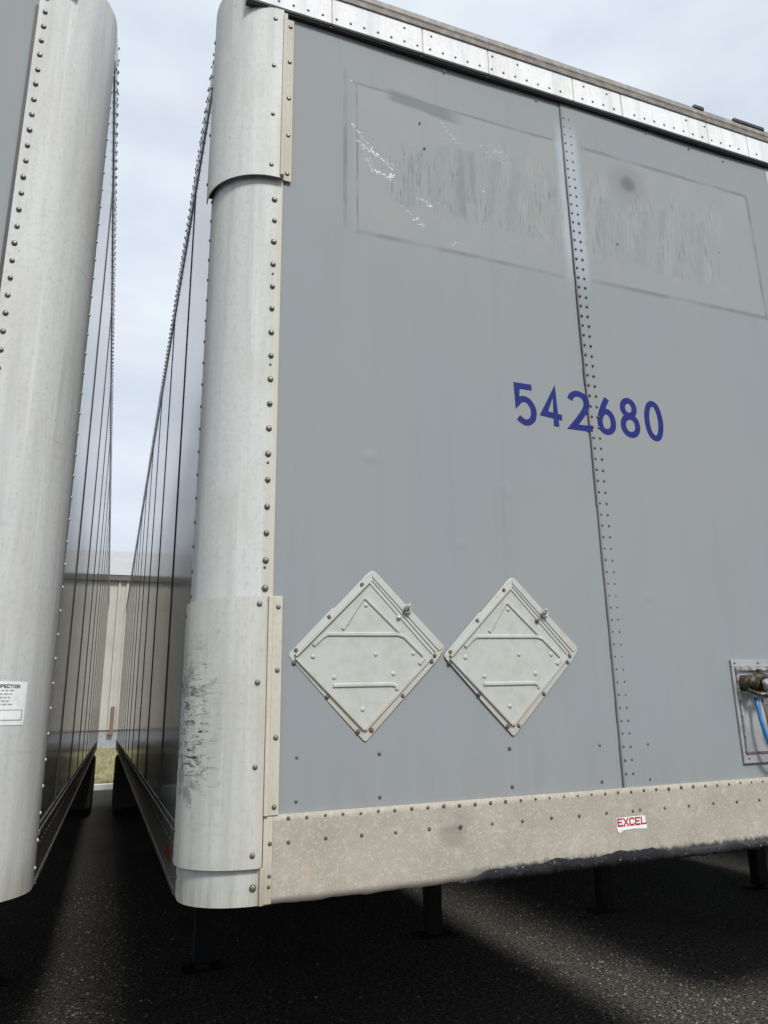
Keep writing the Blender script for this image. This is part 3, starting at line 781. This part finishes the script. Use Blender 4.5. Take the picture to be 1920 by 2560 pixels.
def digit(ch, x0, x1, z0, z1, w_, y, holder):
    mb = MB(); sharp = {'5': 3, '4': 99, '2': 0, '6': 0, '8': 0, '0': 0}[ch]
    for S_ in STROKES[ch]:
        if ch == '4': P = [Vector(p) for p in S_]
        elif ch == '5': P = [Vector(p) for p in S_[:3]]+smooth_path(S_[2:])
        elif ch == '2': P = smooth_path(S_[:-1])+[Vector(S_[-1])]
        elif ch in '80': P = smooth_path([S_[-2]]+S_+[S_[1]])[4:-4]
        else: P = smooth_path(S_)
        Q = [Vector((x0+w_/2+p.x*(x1-x0-w_), z0+w_/2+p.y*(z1-z0-w_))) for p in P]
        Q2 = [Q[0]]
        for q in Q[1:]:
            if (q-Q2[-1]).length > 1e-5: Q2.append(q)
        Q = Q2
        closed = ch in '80'
        # offset outline per segment: quads with mitred joins
        def nrm(a, b): d_ = (b-a).normalized(); return Vector((-d_.y, d_.x))
        Lp, Rp = [], []
        for i, q in enumerate(Q):
            if closed and i in (0, len(Q)-1): n_ = (nrm(Q[0], Q[1])+nrm(Q[-2], Q[-1])).normalized(); k = 1
            elif i == 0: n_ = nrm(Q[0], Q[1]); k = 1
            elif i == len(Q)-1: n_ = nrm(Q[-2], Q[-1]); k = 1
            else:
                a, b = nrm(Q[i-1], q), nrm(q, Q[i+1]); n_ = (a+b)
                if n_.length < 1e-3: n_ = a
                n_.normalize(); k = 1/max(.42, n_.dot(a))
            Lp.append(q+n_*w_/2*k); Rp.append(q-n_*w_/2*k)
        for i in range(len(Q)-1):
            n_sub = max(1, int((Q[i+1]-Q[i]).length/.004)); m_sub = 6; pts = []
            for k in range(n_sub+1):
                a, b = Lp[i].lerp(Lp[i+1], k/n_sub), Rp[i].lerp(Rp[i+1], k/n_sub)
                for q in range(m_sub+1):
                    v = a.lerp(b, q/m_sub); pts.append((v.x, paint_y(v.x, v.y)-.000003*i, v.y))
            mb.poly(pts, [(k*(m_sub+1)+q, k*(m_sub+1)+q+1, (k+1)*(m_sub+1)+q+1, (k+1)*(m_sub+1)+q) for k in range(n_sub) for q in range(m_sub)], True)
    return mb.build('digit', M['blue'], holder, label='blue painted digit '+ch)
hold = bpy.data.objects.new('unit_number', None); COL.objects.link(hold); hold.parent = main
hold['label'] = 'blue hand-painted number 542680 across the seam'
for ch, x0, x1, z1, z0 in (('5', 1.207, 1.299, 2.645, 2.491), ('4', 1.312, 1.409, 2.645, 2.494), ('2', 1.423, 1.531, 2.648, 2.497), ('6', 1.540, 1.626, 2.646, 2.495), ('8', 1.641, 1.733, 2.648, 2.497), ('0', 1.750, 1.839, 2.650, 2.496)):
    digit(ch, x0-CX, x1-CX, z0, z1, .0228, 0, hold)

# adhesive residue of the removed sign
mb = MB()
def flake(x, z, a, b, ang):
    c, s = math.cos(ang), math.sin(ang); n = random.randint(4, 6); 
    pts = []
    for i in range(n):
        t_ = 2*math.pi*i/n+random.uniform(-.3, .3); u, v = a*math.cos(t_)*random.uniform(.5, 1), b*math.sin(t_)*random.uniform(.5, 1)
        X_, Z_ = x-CX+u*c-v*s, z+u*s+v*c; pts.append((X_, nose_y(X_, Z_)-.0006, Z_))
    mb.poly(pts, [tuple(range(n))])
def trail(p, q, n, spread, size=.004, el=3.):
    ang0 = math.atan2(q[1]-p[1], q[0]-p[0])
    for i in range(n):
        t_ = random.random(); x = p[0]+(q[0]-p[0])*t_+random.gauss(0, spread); z = p[1]+(q[1]-p[1])*t_+random.gauss(0, spread)
        s = size*random.uniform(.35, 1.0); flake(x, z, s*random.uniform(1, el), s*.38, ang0+random.gauss(0, .45))
trail((.634, 3.545), (.715, 3.445), 26, .003, .0040, 4); trail((.66, 3.47), (.73, 3.43), 34, .005, .005, 3)
trail((.715, 3.45), (.785, 3.39), 30, .003, .0042, 4); trail((.70, 3.375), (.775, 3.355), 34, .006, .0048); trail((.765, 3.352), (.788, 3.37), 22, .004, .006, 2)
trail((.68, 3.43), (.715, 3.37), 16, .006, .0034); trail((.735, 3.43), (.79, 3.41), 14, .005, .003)
trail((.975, 3.66), (1.045, 3.575), 24, .006, .0034, 4); trail((.985, 3.60), (1.06, 3.60), 12, .012, .0028)
trail((1.135, 3.60), (1.245, 3.59), 26, .016, .0036, 3); trail((1.195, 3.60), (1.225, 3.55), 12, .005, .0036, 3)
trail((.88, 3.30), (.94, 3.29), 18, .008, .0036); trail((.90, 3.285), (.925, 3.275), 10, .004, .0045)
trail((.81, 3.255), (.87, 3.215), 14, .003, .003, 4); trail((.85, 3.205), (.875, 3.215), 12, .004, .005, 2); trail((.88, 3.195), (.90, 3.19), 10, .004, .005, 2)
trail((1.00, 3.14), (1.03, 3.165), 8, .004, .0032, 3); trail((1.135, 3.40), (1.14, 3.40), 4, .002, .005, 1)
trail((.632, 3.722), (.637, 3.724), 5, .002, .005, 1); trail((.9, 3.35), (1.3, 3.3), 30, .06, .0022, 3); trail((.9, 3.5), (1.1, 3.45), 18, .05, .002, 2)
mb.build('adhesive_residue', M['flake'], main, kind='stuff')

# red and white sticker on the lower rail
mb = MB(); x0, x1, z0, z1 = 1.464-CX, 1.575-CX, 1.183, 1.226
pts = [(x0+.003, z0+.003), (x0+.010, z0-.001), (x0+.022, z0+.0065), (x0+.06, z0+.009), (x1-.02, z0+.007), (x1-.001, z0+.006), (x1, z0+.017), (x1-.004, z0+.018), (x1-.003, z1), (x1-.02, z1+.001), (x0+.001, z1-.001), (x0, z0+.012)]
mb.prism_y(pts, -.0100, -.0092)
stk = mb.build('oblong_sticker', M['paper'], rail, label='small red and white sticker reading EXCEL on the lower rail')
LET = {'E': [[(1, 1), (0, 1), (0, 0), (1, 0)], [(0, .5), (.8, .5)]], 'X': [[(0, 1), (1, 0)], [(1, 1), (0, 0)]], 'C': [[(1, .85), (.8, 1), (.2, 1), (0, .8), (0, .2), (.2, 0), (.8, 0), (1, .15)]],
       'L': [[(0, 1), (0, 0), (1, 0)]], 'I': [[(.5, 0), (.5, 1)]], 'N': [[(0, 0), (0, 1), (1, 0), (1, 1)]], 'S': [[(1, .9), (.7, 1), (.2, 1), (0, .8), (.1, .58), (.9, .42), (1, .2), (.8, 0), (.2, 0), (0, .12)]],
       'P': [[(0, 0), (0, 1), (.8, 1), (1, .8), (.8, .5), (0, .5)]], 'T': [[(0, 1), (1, 1)], [(.5, 1), (.5, 0)]], 'O': [[(.3, 0), (0, .3), (0, .7), (.3, 1), (.7, 1), (1, .7), (1, .3), (.7, 0), (.3, 0)]]}
def letters(mb, text, x0, z0, cw, ch, gap, w_, fn, kern=None):
    x = x0; k = 0
    for c in text:
        ww = cw*(.25 if c == 'I' else 1)
        for S_ in LET[c]:
            for a, b in zip(S_[:-1], S_[1:]):
                p, q = Vector((x+a[0]*ww, z0+a[1]*ch)), Vector((x+b[0]*ww, z0+b[1]*ch)); d_ = (q-p).normalized(); n_ = Vector((-d_.y, d_.x))*w_/2; e = d_*w_/2; k += 1
                mb.poly([fn(v.x, v.y, .0002+.00002*(k % 5)) for v in (p-e+n_, p-e-n_, q+e-n_, q+e+n_)], [(0, 1, 2, 3)])
        x += ww+gap
mb = MB()
letters(mb, 'EXCEL', x0+.005, z1-.0225, .0152, .0182, .0066, .0047, lambda a, b, h: (a, -.0102-h, b))
mb.poly([(x0+.002, -.01015, z1-.026), (x1-.024, -.01015, z1-.026), (x1-.024, -.01015, z1-.0245), (x0+.002, -.01015, z1-.0245)], [(0, 1, 2, 3)])
mb.build('red_lettering', M['red'], stk)

# air and electric connection box at the right
def B(mb, a, b, y0, y1, c, d): mb.box(a-CX, b-CX, y0, y1, c, d); return mb
bx0, bx1, bz0, bz1 = 1.998, 2.40, 1.358, 1.702
mb = MB()
B(mb, bx0, bx1, -.012, -.004, bz1-.024, bz1); B(mb, bx0, bx1, -.012, -.004, bz0, bz0+.034)
B(mb, bx0, bx0+.012, -.0118, -.004, bz0+.034, bz1-.024); B(mb, bx1-.012, bx1, -.0118, -.004, bz0+.034, bz1-.024)
box = mb.build('connection_box', M['galv'], main, bevel=.0015, label='recessed alloy connection box with grimy brass coupling and blue air hose')
mb = MB(); B(mb, bx0+.0122, bx1-.0122, -.0115, -.0042, bz0+.0342, bz1-.0242); mb.build('back_plate', M['galv'], box)
mb = MB(); B(mb, bx0+.012, bx1-.012, -.022, -.0122, bz1-.038, bz1-.025); B(mb, bx0+.012, bx0+.018, -.020, -.0122, bz0+.035, bz1-.038); mb.build('inner_lip', M['steel'], box, bevel=.001)
mb = MB(); B(mb, bx0+.014, bx1-.014, -.0165, -.0122, bz0+.031, bz0+.037); mb.build('bottom_seal', M['rust'], box)
rivets(box, RV_S, [W(a, b, -.0121) for a, b in ((2.013, 1.69), (2.12, 1.69), (2.25, 1.69), (2.02, 1.373), (2.15, 1.373))])
mb = MB()
mb.cyl(W(2.055, 1.622, -.012), W(2.052, 1.622, -.060), .027, 18); mb.cyl(W(2.052, 1.622, -.060), W(2.052, 1.622, -.070), .021, 16)
mb.tube([W(2.055, 1.630, -.05), W(2.09, 1.640, -.060), W(2.118, 1.632, -.058), W(2.150, 1.612, -.045)], [.014, .016, .018, .012], 12)
mb.cyl(W(2.118, 1.652, -.020), W(2.118, 1.590, -.030), .020, 12); mb.cyl(W(2.118, 1.668, -.03), W(2.118, 1.652, -.03), .009, 8)
mb.tube([W(2.03, 1.600, -.055), W(2.06, 1.585, -.062), (W(2.10, 1.585, -.058)), W(2.12, 1.575, -.045)], .007, 8)
gh = mb.build('air_coupling', M['brass'], box); gh.location.x = -.016
mb = MB(); mb.cyl(W(2.095, 1.632, -.068), W(2.103, 1.600, -.07), .012, 10); mb.cyl(W(2.10, 1.588, -.04), W(2.10, 1.565, -.04), .0105, 10)
mb.tube([W(2.045, 1.592, -.058), W(2.08, 1.582, -.066), W(2.115, 1.588, -.060)], .004, 6); mb.build('hose_fitting', M['steel'], gh)
mb = MB(); B(mb, 2.145, 2.165, -.06, -.045, 1.595, 1.612); mb.build('red_tag', M['red'], gh, bevel=.002)
mb = MB(); mb.tube([W(2.0995, 1.572, -.040), W(2.098, 1.54, -.046), W(2.097, 1.50, -.052), W(2.101, 1.46, -.058), W(2.110, 1.425, -.060), W(2.122, 1.400, -.060), W(2.142, 1.378, -.058), W(2.172, 1.368, -.055), W(2.21, 1.38, -.05), W(2.24, 1.43, -.04), W(2.255, 1.52, -.03)], .0068, 10)
h_ = mb.build('air_hose', M['hose'], gh); h_.location.x = -.026
mb = MB(); mb.tube([W(2.108, 1.566, -.034), W(2.116, 1.52, -.036), W(2.118, 1.46, -.038), W(2.145, 1.41, -.04), W(2.2, 1.385, -.04)], .0038, 8); mb.build('electric_cable', M['orange'], gh)
mb = MB(); B(mb, 2.125, 2.15, -.0142, -.0121, 1.40, 1.55); mb.build('rust_patch', M['orange'], box)

# inspection label on the left trailer's rounded post
LX = -.17-HW
def on_post(s, z, h):       # s = arc length measured round the right corner post from its side tangent towards the nose
    r = .204+.0012+h; a = s/.2052
    cx, cy = HW-.20, .20
    if a > math.pi/2: return (cx-(s-.2052*math.pi/2), cy-r, z)
    return (cx+r*math.cos(a), cy-r*math.sin(a), z)
# edge nearest the side is seen at about x = -.215
s0, s1, z0, z1 = .155, .30, 1.553, 1.672
mb = MB(); n = 14
for i in range(n):
    a, b = s0+(s1-s0)*i/n, s0+(s1-s0)*(i+1)/n
    mb.poly([on_post(a, z0, 0), on_post(b, z0, 0), on_post(b, z1, 0), on_post(a, z1, 0)], [(3, 2, 1, 0)], True)
lab = mb.build('inspection_label', M['paper'], left, label='white printed inspection label stuck low on the post')
mb = MB()
letters(mb, 'INSPECTION', -(s0+.018+.079), z1-.0175, .0056, .0080, .0028, .0023, lambda a, b, h: on_post(-a, b, h+.0003))
mb.build('heading_print', M['ink'], lab)
mb = MB()
for k, ln in enumerate((.045, .05, .043, .041, .046)):
    z = z1-.027-.0095*k; s = s1-.01
    end = s0+.018+(.06-ln)
    while s > end+.02:
        l_ = random.uniform(.006, .014); s_b = max(end, s-l_)
        mb.poly([on_post(s, z, .0004), on_post(s_b, z, .0004), on_post(s_b, z+.0036, .0004), on_post(s, z+.0036, .0004)], [(0, 1, 2, 3)]); s = s_b-.003
mb.build('small_print', M['ink_grey'], lab)
mb = MB(); fa, fb, fc, fd = s0+.008, s0+.075, z0+.012, z0+.042
for a, b, c, d_ in ((fa, fb, fd-.002, fd), (fa, fb, fc, fc+.003), (fa, fa+.003, fc, fd), (fb-.003, fb, fc, fd)):
    for i in range(4):
        p, q = a+(b-a)*i/4, a+(b-a)*(i+1)/4
        mb.poly([on_post(p, c, .0005), on_post(q, c, .0005), on_post(q, d_, .0005), on_post(p, d_, .0005)], [(3, 2, 1, 0)])
mb.build('printed_frame', M['ink_grey'], lab)

# ------------------------------------------------------------------ ground
def quad(name, x0, x1, y0, y1, z, mat, kind='structure', nx=1, ny=1, zf=None):
    mb = MB(); pts, fs = [], []
    for j in range(ny+1):
        for i in range(nx+1):
            X, Y = x0+(x1-x0)*i/nx, y0+(y1-y0)*j/ny; pts.append((X, Y, z+(zf(X, Y) if zf else 0)))
    for j in range(ny):
        for i in range(nx):
            a = j*(nx+1)+i; fs.append((a, a+1, a+nx+2, a+nx+1))
    mb.poly(pts, fs, True); return mb.build(name, mat, None, kind=kind)
quad('ground', -900, 900, -900, 900, -.012, M['asphalt'])
quad('asphalt_lot', -60, 60, -40, 21.75, 0, M['asphalt'])
KY = 21.75
mb = MB()
for i in range(5200):
    lane = random.random()
    X = random.gauss(3.08, .42) if lane < .5 else (random.gauss(.02, .22) if lane < .8 else random.uniform(-.6, 6.3))
    Y = 3.1+6*random.random()**1.3; q = random.uniform(.0035, .0095)*random.choice((.7, 1, 1, 1.3)); a = random.uniform(0, 3.1)
    pts = [(X+q*math.cos(a+k*1.5708)*random.uniform(.7, 1.2), Y+q*math.sin(a+k*1.5708)*random.uniform(.7, 1.2), .0005) for k in range(4)]
    pts += [(X+q*.2, Y, q*random.uniform(.6, 1.0))]
    mb.poly(pts, [(0, 1, 4), (1, 2, 4), (2, 3, 4), (3, 0, 4)])
mb.build('loose_gravel', M['stone'], None, kind='stuff')
mb = MB()
mb.box(-60, 60, KY, KY+.2, -.05, .14)
mb.build('kerb', M['kerb'], None, kind='structure', bevel=.02)
gz = lambda X, Y: (Y-22)/21*.36+.03*math.sin(X*.9)*math.sin(Y*.7)+.02*math.sin(X*2.3+Y*1.7)
quad('grass_bank', -60, 60, KY+.2, 43, .10, M['grass'], nx=160, ny=40, zf=gz)
quad('gravel_strip', -60, 60, 42.95, 44.96, .475, M['tan_strip'])
mb = MB()
for i in range(15000):
    Y = 22.1+20*random.random()**1.6; X = random.uniform(-1.6, 1.8)*(1+(Y-22)/22)
    z = .10+gz(X, Y); h = random.uniform(.05, .16); a = random.uniform(0, 6.28); w_ = .012; dx, dy = random.uniform(-.06, .06), random.uniform(-.06, .06)
    mb.poly([(X-w_*math.cos(a), Y-w_*math.sin(a), z-.01), (X+w_*math.cos(a), Y+w_*math.sin(a), z-.01), (X+dx, Y+dy, z+h)], [(0, 1, 2)])
mb.build('grass_tufts', M['blade'], None, kind='stuff')

# ------------------------------------------------------------------ warehouse beyond the gap
wb = thing('warehouse', 'long cream metal warehouse with dark eave and pale roof beyond the grass bank', 'building', (0, 45, 0))
pw = 1.1; xx = -20.9
while xx < 21:
    mb = MB()
    mb.box(xx, xx+pw-.02, .03, .10, 1.345, 9.36)
    for q in (0.0, .42): mb.prism_y([(xx+q+.02, 1.345), (xx+q+.02, 9.36), (xx+q+.14, 9.36), (xx+q+.14, 1.345)][::-1], -.09, .029)
    mb.build('siding_panel', M['siding'], wb, bevel=0)
    xx += pw
mb = MB(); mb.box(-21, 21, .101, 30, .4, 9.3); mb.build('wall', M['siding'], wb)
mb = MB(); mb.box(-21.3, 21.3, -.25, .10, 9.361, 9.66); mb.build('eave', M['trim'], wb)
mb = MB(); mb.poly([(-21.3, -.28, 9.665), (21.3, -.28, 9.665), (21.3, 9, 12.95), (-21.3, 9, 12.95), (-21.3, 30, 9.5), (21.3, 30, 9.5)], [(0, 1, 2, 3), (3, 2, 5, 4)])
rf = mb.build('roof', M['metal_roof'], wb)
mb = MB(); mb.box(-21, 21, -.04, .1, .3, 1.343); mb.build('plinth', M['concrete'], wb)
mb = MB(); mb.box(-21, 21, -.06, -.041, 1.28, 1.36); mb.build('base_flashing', M['trim'], wb)
mb = MB(); mb.box(.12, .30, -.22, -.05, 1.15, 2.55); mb.box(.02, .30, -.30, -.05, 1.08, 1.22); mb.build('drain_pipe', M['orange'], wb, bevel=.03)

print('objects', len(bpy.data.objects), 'tris', sum(len(o.data.polygons) for o in bpy.data.objects if o.type == 'MESH'))
